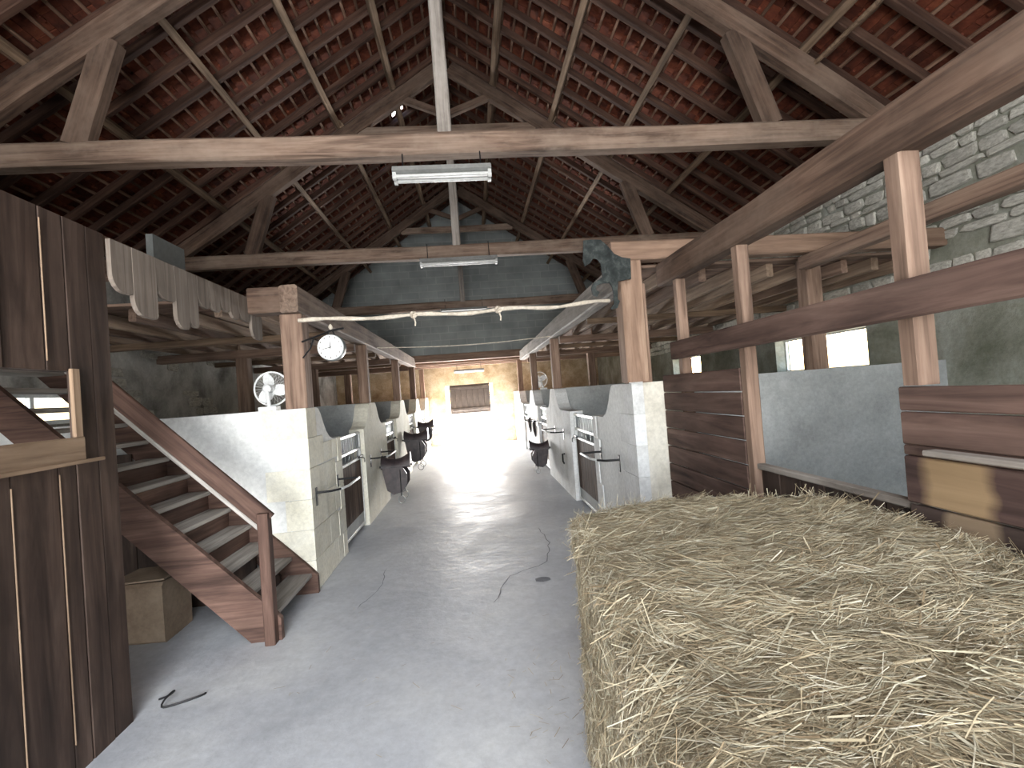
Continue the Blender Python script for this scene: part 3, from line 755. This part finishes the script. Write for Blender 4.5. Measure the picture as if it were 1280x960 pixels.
# crate under the stairs
cr = empty('cardboard_box', (-2.62, 4.05, 0), label='plain beige box standing under the staircase', cat='box')
mb = MB().timber(.42, .36, .46, .02, 4, .02, 3); mb.v = [(q_[0] * .9 - 2.64, q_[1] + 4.05, q_[2] + .235) for q_ in mb.v]; mb.build('body', 'cardboard', cr)
mb = MB().prism([(-2.84, 3.87), (-2.44, 3.89), (-2.45, 4.24), (-2.83, 4.22)], 'Z', .468, .48); mb.build('lid', 'cardboard', cr)

# ------------------------------------------------------------------ hay bale
def bale():
    t_ = empty('hay_bale', (1.0, 1.4, 0), label='large rectangular bale of loose pale hay in the right foreground', cat='hay bale')
    NL, NR, FLc, FRc = (.22, .25), (1.67, .25), (.42, 2.24), (1.67, 2.16)
    HZ = 1.085
    def S(u, v, wv):
        x = (NL[0] * (1 - u) + NR[0] * u) * (1 - v) + (FLc[0] * (1 - u) + FRc[0] * u) * v
        y = (NL[1] * (1 - u) + NR[1] * u) * (1 - v) + (FLc[1] * (1 - u) + FRc[1] * u) * v + .2 * v * math.sin(math.pi * min(1, u * 1.05)) ** .7
        return Vector((x, y, wv * HZ))
    bm = bmesh.new()
    bmesh.ops.create_cube(bm, size=1)
    bmesh.ops.subdivide_edges(bm, edges=bm.edges[:], cuts=40, use_grid_fill=True)
    for v in bm.verts:
        c = v.co.copy()
        # round the edges of the unit cube
        e = .455
        k_ = Vector([max(-e, min(e, q_)) for q_ in c]); d = c - k_
        if d.length > 1e-6: c = k_ + d.normalized() * .045 * (max(abs(d.x), abs(d.y), abs(d.z)) / .045)
        p = S(c.x + .5, c.y + .5, c.z + .5)
        nv = noise.noise_vector(p * 3.0) * .024 + noise.noise_vector(p * 9) * .022 + noise.noise_vector(p * 20) * .014
        if p.z < .05: nv.z = 0
        p += nv
        p.z = max(p.z, 0)
        v.co = p - Vector((1.0, 1.4, 0))
    bmesh.ops.recalc_face_normals(bm, faces=bm.faces)
    me = bpy.data.meshes.new('bale_body'); bm.to_mesh(me); bm.free(); me.materials.append(MATS['hay'])
    for p in me.polygons: p.use_smooth = True
    o = bpy.data.objects.new('bale_body', me); link(o, t_)
    # loose blades over the top and the two visible faces
    rr = random.Random(11); tris = [p for p in me.polygons if p.normal.z > -.3]
    polys = []
    for p in me.polygons:
        cw = p.center + Vector((1.0, 1.4, 0))
        if cw.y < .3 or cw.z < .02: continue
        s_ = p.normal.z > .4; l_ = p.normal.x < -.4; f_ = p.normal.y > .4
        if not (s_ or l_ or f_): continue
        q_ = project(cw)
        dens = 1.0 if q_ else .3
        if not s_: dens *= .75
        polys.append((p, p.area * dens))
    tot = sum(a for _, a in polys)
    vs = []; fs = []
    NB = 80000
    for p, a in polys:
        n_ = int(NB * a / tot + rr.random()); nr = p.normal.copy(); V4 = [me.vertices[i].co for i in p.vertices]
        for _ in range(n_):
            u, v = rr.random(), rr.random()
            c = (V4[0] * (1 - u) + V4[1] * u) * (1 - v) + (V4[3] * (1 - u) + V4[2] * u) * v
            t1 = nr.orthogonal().normalized()
            if nr.z > .4:
                cl = noise.noise(c * 7.0) * 1.5 + noise.noise(c * 19.0) * 1.1
                ang = rr.gauss(.3 + cl, .28) if rr.random() < .8 else rr.uniform(0, math.pi)
                d = Vector((math.cos(ang), -math.sin(ang) * .8, 0))
            else:
                d = Vector((rr.gauss(0, .3), rr.gauss(0, .6), rr.gauss(-.6, .6)))
            d = (d - nr * d.dot(nr)).normalized()
            lift = rr.uniform(-.06, .1) + .14 * noise.noise(c * 13.0) if rr.random() < .95 else rr.uniform(.15, .7)
            d = (d + nr * lift).normalized()
            L_ = rr.uniform(.03, .13) if rr.random() < .88 else rr.uniform(.12, .24)
            wd = rr.uniform(.0005, .0011) * (2.2 if rr.random() < .08 else 1)
            sd = d.cross(nr).normalized(); sd = (sd + nr * rr.uniform(-.6, .6)).normalized() * wd
            bend = (nr * rr.uniform(-.12, .04) + d.cross(nr) * rr.uniform(-.15, .15)) * L_
            base = c + nr * (rr.uniform(-.004, .010) + .008 * noise.noise(c * 11))
            k0 = len(vs)
            for i in range(3):
                s2 = i / 2 - .5
                q_ = base + d * (L_ * s2) + bend * (s2 * s2 * 4)
                vs += [tuple(q_ - sd), tuple(q_ + sd)]
            fs += [(k0, k0 + 1, k0 + 3, k0 + 2), (k0 + 2, k0 + 3, k0 + 5, k0 + 4)]
    m2 = bpy.data.meshes.new('loose_hay'); m2.from_pydata(vs, [], fs); m2.materials.append(MATS['straw'])
    o = bpy.data.objects.new('loose_hay', m2); link(o, t_); o['kind'] = 'stuff'
bale()

# wisps of straw on the floor
mb = MB(); rr = random.Random(4)
for _ in range(110):
    x, y = (rr.uniform(-1.3, .5), rr.uniform(2.2, 7)) if rr.random() < .6 else (rr.uniform(.05, .45), rr.uniform(1.7, 3))
    a = rr.uniform(0, 6.28); L_ = rr.uniform(.02, .08); d = Vector((math.cos(a), math.sin(a), 0)) * L_; s_ = Vector((-d.y, d.x, 0)).normalized() * .0014
    p = Vector((x, y, .003)); mb.add([p - s_, p + s_, p + d + s_ + Vector((0, 0, .004)), p + d - s_ + Vector((0, 0, .004))], [(0, 1, 2, 3)])
mb.build('straw_wisps', 'straw', kind='stuff', label='scattered wisps of straw on the concrete floor', cat='straw')

# ------------------------------------------------------------------ stall doors
def stall_door(sg, xf, ya, yb, label):
    """sg -1: left row, +1: right row"""
    x = xf + sg * .07
    t_ = empty('stall_door', (x, (ya + yb) / 2, 0), label=label, cat='door', group='half doors of the stalls')
    ya += .02; yb -= .02; n = 8; wd = (yb - ya - .08) / n
    for k in range(n):
        y = ya + .04 + wd * (k + .5)
        beam('plank', (x, y, .22), (x, y, .93), wd - .004, .028, 'door_plank', t_, up=(1, 0, 0), ch=.004)
    for y in (ya + .02, yb - .02): beam('stile', (x, y, .03), (x, y, 1.3), .04, .04, 'white_metal', t_, up=(0, 1, 0), ch=.004)
    for z, m_ in ((1.29, 'white_metal'), (1.08, 'white_metal'), (.95, 'white_metal'), (.06, 'white_metal')):
        beam('rail', (x, ya + .04, z), (x, yb - .04, z), .036, .036, m_, t_, ch=.004)
    MB().box(x - .012, x + .012, ya + .04, yb - .04, .078, .215).build('kick_plate', 'galvanised', t_)
    n = 13
    for k in range(n):
        y = ya + .04 + (yb - ya - .08) * (k + .5) / n
        MB().tube([(x, y, 1.098), (x, y, 1.272)], .008, 6).build('bar', 'galvanised', t_)
    for k in range(5):
        y = ya + .04 + (yb - ya - .08) * (k + .5) / 5
        MB().tube([(x, y, .968), (x, y, 1.062)], .006, 6).build('bar', 'galvanised', t_)
    xo = x - sg * .03
    la = MB().box(min(xo, xo - sg * .02), max(xo, xo - sg * .02), yb - .22, yb - .02, .955, .985).build('latch', 'black_metal', t_)
    MB().tube([(xo - sg * .02, yb - .17, .97), (xo - sg * .07, yb - .17, .95), (xo - sg * .07, yb - .17, .9)], .008, 6).build('latch_handle', 'black_metal', la)
for i, (a, c) in enumerate(DL):
    stall_door(-1, FL, a, c, ['nearest plank and grille half door on the left, behind the blanket rail', 'second half door from the staircase on the left', 'third half door from the staircase on the left', 'farthest half door on the left, next to the far doorway'][i])
for i, (a, c) in enumerate(DR):
    stall_door(1, FR, a, c, ['nearest half door on the right, rising behind the hay bale', 'second half door from the hay bale on the right', 'farthest half door on the right'][i])

# fold-out blanket rails
def blanket_rail(sg, xf, ya, yb, z, label, out=.24):
    x = xf
    t_ = empty('blanket_rail', (x, (ya + yb) / 2, z - .1), label=label, cat='rail', group='metal blanket rails on the stall walls')
    o_ = -sg
    MB().box(min(x, x + o_ * .008), max(x, x + o_ * .008), ya - .02, ya + .02, z - .12, z + .05).build('wall_plate', 'black_metal', t_)
    MB().box(min(x, x + o_ * .008), max(x, x + o_ * .008), yb - .02, yb + .02, z - .08, z + .05).build('wall_plate', 'black_metal', t_)
    MB().tube([(x + o_ * .005, ya, z), (x + o_ * out * .55, ya + .02, z), (x + o_ * out * .85, ya + .1, z)], .011, 8).build('arm', 'black_metal', t_)
    MB().tube([(x + o_ * out * .85, ya + .1, z), (x + o_ * out, ya + .25, z), (x + o_ * out, yb - .03, z), (x + o_ * out * .97, yb, z)], .013, 8).build('bar', 'white_metal', t_)
    MB().tube([(x + o_ * out * .97, yb, z), (x + o_ * .005, yb, z)], .011, 8).build('arm', 'black_metal', t_)
blanket_rail(-1, FL, 4.72, 5.45, .88, 'blanket rail on the white corner pier beside the staircase')
blanket_rail(-1, FL, 7.15, 7.95, .88, 'blanket rail on the left pier behind the nearest dark saddle')
blanket_rail(-1, FL, 10.75, 11.45, .88, 'blanket rail on the left pier above the farther saddle')
blanket_rail(1, FR, 4.75, 5.45, .93, 'bent black and white blanket rail on the right pier just above the hay')
blanket_rail(1, FR, 7.7, 8.5, .98, 'blanket rail on the second right-hand pier')
blanket_rail(1, FR, 11.0, 11.6, .98, 'farthest blanket rail on the right wall')

# saddles on wall racks
def saddle(sg, xf, y, z, label, s=1.0, mat='leather', yaw=0):
    """saddle sitting on an arm that sticks out of the stall wall"""
    t_ = empty('saddle', (xf, y, z - .35), label=label, cat='saddle', group='saddles hung along the stalls')
    o_ = -sg
    MB().tube([(xf + o_ * .003, y, z - .06), (xf + o_ * .5 * s, y, z - .04)], .018, 8).build('rack_arm', 'black_metal', t_)
    # seat: swept arch, pommel at the far end from the wall
    mb = MB(); n, m_ = 11, 9; vs = []
    for i in range(n):
        u = i / (n - 1); x = xf + o_ * (.05 + .47 * u) * s
        rise = .07 + .09 * (abs(u - .45) * 2) ** 2; half = (.17 - .05 * u) * s
        for j in range(m_):
            a = math.pi * j / (m_ - 1)
            vs.append((x, y + half * math.cos(a) * 1.0, z - .06 + (rise + .05) * s * math.sin(a)))
    for i in range(n):
        u = i / (n - 1); x = xf + o_ * (.05 + .47 * u) * s; half = (.15 - .05 * u) * s
        for j in range(m_):
            a = math.pi * j / (m_ - 1)
            vs.append((x, y + half * math.cos(a), z - .08 + .05 * math.sin(a)))
    fs = []
    for l_ in range(2):
        o2 = l_ * n * m_
        for i in range(n - 1):
            for j in range(m_ - 1):
                a = o2 + i * m_ + j; fs.append((a, a + 1, a + m_ + 1, a + m_))
    for i in range(n - 1):
        for j in (0, m_ - 1):
            a = i * m_ + j; fs.append((a, a + m_, a + m_ + n * m_, a + n * m_))
    for i in (0, n - 1):
        for j in range(m_ - 1):
            a = i * m_ + j; fs.append((a, a + 1, a + 1 + n * m_, a + n * m_))
    mb.add(vs, fs, True); mb.build('seat', mat, t_)
    for k in (-1, 1):   # flaps
        poly = [(.07, 0), (.40, .0), (.47, -.12), (.46, -.28), (.38, -.4), (.24, -.43), (.14, -.36), (.1, -.18)]
        f_ = MB(); ps = [(xf + o_ * a * s, z - .06 + b_ * s) for a, b_ in poly]; n3 = len(ps)
        vs = [(px, y + k * (.15 + .09 * (z - .06 - pz)) * s, pz) for px, pz in ps] + [(px, y + k * (.172 + .09 * (z - .06 - pz)) * s, pz) for px, pz in ps]
        f_.add(vs, [tuple(range(n3)), tuple(range(2 * n3 - 1, n3 - 1, -1))] + [(i, (i + 1) % n3, (i + 1) % n3 + n3, i + n3) for i in range(n3)])
        f_.build('flap', mat, t_)
        MB().tube([(xf + o_ * .36 * s, y + k * .18 * s, z - .1), (xf + o_ * .36 * s, y + k * .21 * s, z - .52 * s)], .008, 6).build('stirrup_leather', 'black_metal', t_)
        ring = [(xf + o_ * (.36 + .055 * math.sin(a)) * s, y + k * .21 * s, z - (.58 - .06 * math.cos(a)) * s) for a in [2 * math.pi * q_ / 10 for q_ in range(11)]]
        MB().tube(ring, .007, 6, cap=False).build('stirrup', 'galvanised', t_)
saddle(-1, FL, 7.75, .72, 'dark brown saddle hung low on the left pier, nearest the staircase', .95)
saddle(-1, FL, 10.3, .90, 'large dark saddle with blanket farther along the left wall', 1.05)
saddle(-1, FL, 12.9, 1.0, 'small dark saddle farthest along the left wall', .9)
saddle(1, FR, 9.25, .62, 'dark saddle hung on the right wall by the second half door', .8)
def halter(xf, o_, y, z, label, l=.35):
    t_ = empty('bridle', (xf, y, z - l), label=label, cat='bridle', group='bridles hung on the right wall')
    MB().box(min(xf, xf + o_ * .06), max(xf, xf + o_ * .06), y - .015, y + .015, z - .01, z + .02).build('hook', 'black_metal', t_)
    for k in range(3):
        w_ = .05 + .02 * k; x = xf + o_ * (.02 + .012 * k)
        pts = [(x, y + w_ * math.sin(a), z - (l - .05 * k) / 2 + (l - .05 * k) / 2 * math.cos(a)) for a in [2 * math.pi * q_ / 14 for q_ in range(15)]]
        MB().tube(pts, .014, 6, cap=False).build('strap', 'leather', t_)
halter(FR, -1, 11.3, .95, 'dark bridle loop hanging on the right wall, nearer of two')
halter(FR, -1, 12.2, .98, 'dark bridle loop hanging on the right wall, farther of two')
# latch hook on the second right pier
lk = MB().tube([(FR, 7.75, .62), (FR - .04, 7.75, .62), (FR - .04, 7.75, .5), (FR - .02, 7.75, .46)], .014, 6).build('door_hook', 'black_metal', label='small black hook on the second pier of the right wall', cat='hook')

# ------------------------------------------------------------------ fluorescent lights
def strip_light(x, y, z, L_, label, tubes=2):
    t_ = empty('strip_light', (x, y, z), label=label, cat='strip light', group='unlit fluorescent strip lights over the aisle')
    MB().prism([(y - .09, z), (y - .06, z + .05), (y + .06, z + .05), (y + .09, z), (y + .03, z - .015), (y - .03, z - .015)], 'X', x - L_ / 2, x + L_ / 2).build('housing', 'lamp_grey', t_)
    for k in range(tubes):
        yy = y + (k - (tubes - 1) / 2) * .1
        tb = MB().tube([(x - L_ / 2 + .03, yy, z - .035), (x + L_ / 2 - .03, yy, z - .035)], .017, 10).build('tube', 'lamp_tube', t_)
        for xx in (x - L_ / 2 + .015, x + L_ / 2 - .015): MB().box(xx - .015, xx + .015, yy - .02, yy + .02, z - .06, z - .002).build('lamp_holder', 'lamp_tube', t_)
    for xx in (x - L_ * .4, x + L_ * .4): MB().tube([(xx, y, z + .05), (xx, y + .05, z + .3 if z > 3 else z + .205)], .006, 6).build('hanger', 'black_metal', t_)
strip_light(-.12, 4.2, 3.65, .85, 'largest twin-tube strip light under the nearest tie beam')
strip_light(-.06, 7.38, 3.76, 1.18, 'strip light under the middle tie beam')
strip_light(-.06, 11.9, 3.80, 1.15, 'strip light under the farthest tie beam')
strip_light(-.06, 15.25, 2.46, .95, 'small strip light under the low far ceiling')

# rope-wrapped pole across the aisle and a thin cable farther back
rp = empty('rope_line', (0, 4.5, 2.45), label='thick pale rope line with two knots stretched across the aisle', cat='rope')
pts = [(-1.53 + 2.9 * i / 24, 4.5 + .02 * math.sin(i), 2.49 + .012 * math.sin(i * .9) - .02 * math.sin(math.pi * i / 24)) for i in range(25)]
MB().tube(pts, [.018 + .004 * math.sin(i * 2.1) for i in range(25)], 8).build('rope', 'rope_white', rp)
for x in (-.49, .3):
    ring = [(x + .024 * math.cos(a), 4.5 + .02 * math.sin(2 * a), 2.478 + .022 * math.sin(a)) for a in [2 * math.pi * k / 12 for k in range(13)]]
    kn = MB().tube(ring, .013, 7, cap=False).build('knot', 'rope_white', rp)
    MB().tube([(x, 4.48, 2.46), (x + .015, 4.47, 2.40), (x + .01, 4.47, 2.37)], .008, 6).build('loose_end', 'rope_white', kn)
MB().tube([(-1.54 + 2.95 * i / 12, 8.2, 2.6 + .0 - .05 * math.sin(math.pi * i / 12)) for i in range(13)], .008, 6).build('electric_cable', 'rope_white', label='thin pale cable slung across the aisle behind the rope', cat='cable')

# ------------------------------------------------------------------ hanging clock
ck = empty('station_clock', (-1.22, 4.4, 2.1), label='round white double-sided clock hung from a bracket on the left corner post', cat='clock')
cx, cy, cz, cr_ = -1.22, 4.40, 2.21, .115
MB().lathe([(cr_ * .9, -.05), (cr_, -.045), (cr_ * 1.04, -.02), (cr_ * 1.04, .02), (cr_, .045), (cr_ * .9, .05)], 28, (cx, cy, cz), 'Y').build('case', 'galvanised', ck)
fc = MB().lathe([(cr_ * .95, 0), (cr_ * .95, .004), (.001, .005)], 28, (cx, cy - .05, cz), 'Y').build('face', 'clock_face', ck)
yh = cy - .058
for ang, L_, w_ in ((R(175), .055, .004), (R(262), .085, .003)):   # pointing to about a quarter to twelve
    a = ang; dx, dz = math.sin(a) , math.cos(a)
    dx, dz = (0.0, 1.0) if L_ < .06 else (-.97, -.22)
    px, pz = -dz, dx
    MB().add([(cx + px * w_ - dx * .012, yh, cz + pz * w_ - dz * .012), (cx - px * w_ - dx * .012, yh, cz - pz * w_ - dz * .012), (cx - px * w_ * .6 + dx * L_, yh, cz - pz * w_ * .6 + dz * L_), (cx + px * w_ * .6 + dx * L_, yh, cz + pz * w_ * .6 + dz * L_)], [(0, 1, 2, 3)]).build('hand', 'clock_hand', fc)
for k in range(12):
    a = 2 * math.pi * k / 12; x, z = cx + .093 * math.sin(a), cz + .093 * math.cos(a)
    MB().box(x - .003, x + .003, yh, yh + .002, z - .008, z + .008).build('hour_mark', 'clock_hand', fc)
bk = MB().tube([(FL + .0, 4.62, 2.31), (-1.3, 4.46, 2.35), (cx, cy, 2.365), (-1.10, cy - .03, 2.375)], .009, 8).build('bracket_arm', 'black_metal', ck)
MB().tube([(FL, 4.62, 2.16), (-1.46, 4.57, 2.24), (-1.42, 4.54, 2.32)], .007, 6).build('bracket_brace', 'black_metal', ck)
for dx in (-.03, .03): MB().tube([(cx + dx * .5, cy, 2.365), (cx + dx, cy, 2.322)], .006, 6).build('hanger', 'black_metal', ck)
MB().lathe([(.004, 0), (.016, .012), (.02, .025), (.014, .04), (.003, .055)], 10, (cx, cy, 2.37)).build('finial', 'rope_white', ck)

# ------------------------------------------------------------------ wall fans
def fan(cx, cy, cz, r, label, rot=0, foot=True):
    t_ = empty('electric_fan', (cx, cy, TOPZ), label=label, cat='fan')
    dy = -.06
    MB().tube([(cx + r * math.cos(a), cy, cz + r * math.sin(a)) for a in [2 * math.pi * k / 32 for k in range(33)]], .009, 6, cap=False).build('guard_ring', 'white_plastic', t_)
    cage = MB()
    for k in range(28):
        a = 2 * math.pi * k / 28
        for s_ in (-1, 1):
            cage.tube([(cx + .03 * math.cos(a), cy + s_ * .07, cz + .03 * math.sin(a)), (cx + r * .75 * math.cos(a), cy + s_ * .06, cz + r * .75 * math.sin(a)), (cx + r * math.cos(a), cy, cz + r * math.sin(a))], .0014, 4, cap=False)
    cage.build('wire_guard', 'white_metal', t_)
    for k in range(3):
        a0 = 2 * math.pi * k / 3 + rot; mb = MB(); vs = []
        for i in range(6):
            u = i / 5; rr_ = .025 + (r * .8) * u; w_ = r * (.2 + .3 * math.sin(math.pi * min(1, u * .9 + .05)))
            for j in (-1, 0, 1):
                a = a0 + j * w_ / max(rr_, .05) * .75
                vs.append((cx + rr_ * math.cos(a), cy + j * .018, cz + rr_ * math.sin(a)))
        fs = [(i * 3 + j, i * 3 + j + 1, i * 3 + j + 4, i * 3 + j + 3) for i in range(5) for j in range(2)]
        n_ = len(vs); vs += [(x, y + .004, z) for x, y, z in vs]; fs += [tuple(q_ + n_ for q_ in reversed(f)) for f in fs]
        mb.add(vs, fs, True); mb.build('blade', 'white_plastic', t_)
    MB().lathe([(.012, -.03), (.032, -.02), (.036, .03), (.04, .12), (.02, .14)], 16, (cx, cy, cz), 'Y').build('motor', 'white_plastic', t_)
    MB().tube([(cx, cy - .11, cz), (cx + .02, cy - .15, cz - .08), (cx + .05, cy - .2, TOPZ + .03)], .017, 8).build('neck', 'white_plastic', t_)
    MB().box(cx - .03, cx + .13, cy - .26, cy - .15, TOPZ + .001, TOPZ + .04).build('mount', 'white_plastic', t_)
fan(-1.97, 4.92, 1.905, .165, 'white electric fan on top of the partition beside the left corner post', 1.9)
fan(1.68, 11.83, 1.94, .19, 'white electric fan over the right-hand stalls in the distance', .4)
MB().tube([(-1.78, YLC + .005, 1.69), (-1.785, YLC + .002, 1.5), (-1.86, YLC + .002, 1.42), (-1.9, YLC + .002, 1.43)], .004, 5).build('fan_cord', 'white_plastic', label='short pale cord hanging below the fan on the white partition', cat='cord')
MB().box(-1.757, -1.745, YLC + .004, YLC + .012, .3, 1.68).build('cable_duct', 'white_plastic', label='thin vertical cable duct on the white partition', cat='duct')

# ------------------------------------------------------------------ black horse cut-out on the right corner
HX = [(183, 95), (165, 270), (180, 325), (230, 300), (262, 258), (300, 268), (328, 310), (335, 430), (300, 455), (245, 480), (222, 530), (232, 590), (268, 610), (295, 570), (262, 545), (270, 510), (330, 490), (395, 490), (415, 520), (425, 590), (425, 680), (390, 715), (395, 732), (450, 722), (478, 660), (460, 645), (465, 560), (475, 480), (600, 465), (608, 280), (530, 265), (460, 230), (400, 150), (340, 95), (260, 90)]
# drawn on a 683 px/m grid, head to the left, front legs lifted
hz_ = [(1.03 + (x - 165) / 1060, 2.955 - (z - 90) / 1045) for x, z in HX]
ho = MB().prism(hz_, 'Y', 4.045, 4.065).build('horse_cutout', 'felt_green', label='dark green-black horse silhouette cut-out fixed to the right corner of the loft', cat='cut-out')

# ------------------------------------------------------------------ small things
MB().box(-2.36, -2.31, 3.8, 4.2, 2.79, 3.09).build('plywood_sheet', 'grey_box', label='grey sheet standing on the loft edge above the scalloped boards', cat='sheet')
MB().tube([(-2.02 + .24 * u + .05 * math.sin(u * 9), 3.06 + .05 * math.sin(u * 7 + 1), .008 + .07 * max(0, math.sin(u * 5.5)) ** 2 * (1 - u)) for u in [k / 20 for k in range(21)]], .006, 6).build('loose_cable', 'black_metal', label='short loop of black cable on the floor by the dark partition', cat='cable')
MB().tube([(3.45, -.5, rz(3.45, 6.98)), (3.45, 4.4, rz(3.45, 6.98))], .022, 6).build('wooden_pole', 'purlin_wood', label='pale round pole running under the right roof slope', cat='pole')
MB().box(1.40, 1.52, YRC - .014, YRC - .001, 1.69, 1.75).build('junction_box', 'white_plastic', label='small pale box at the foot of the new pine corner post', cat='box')
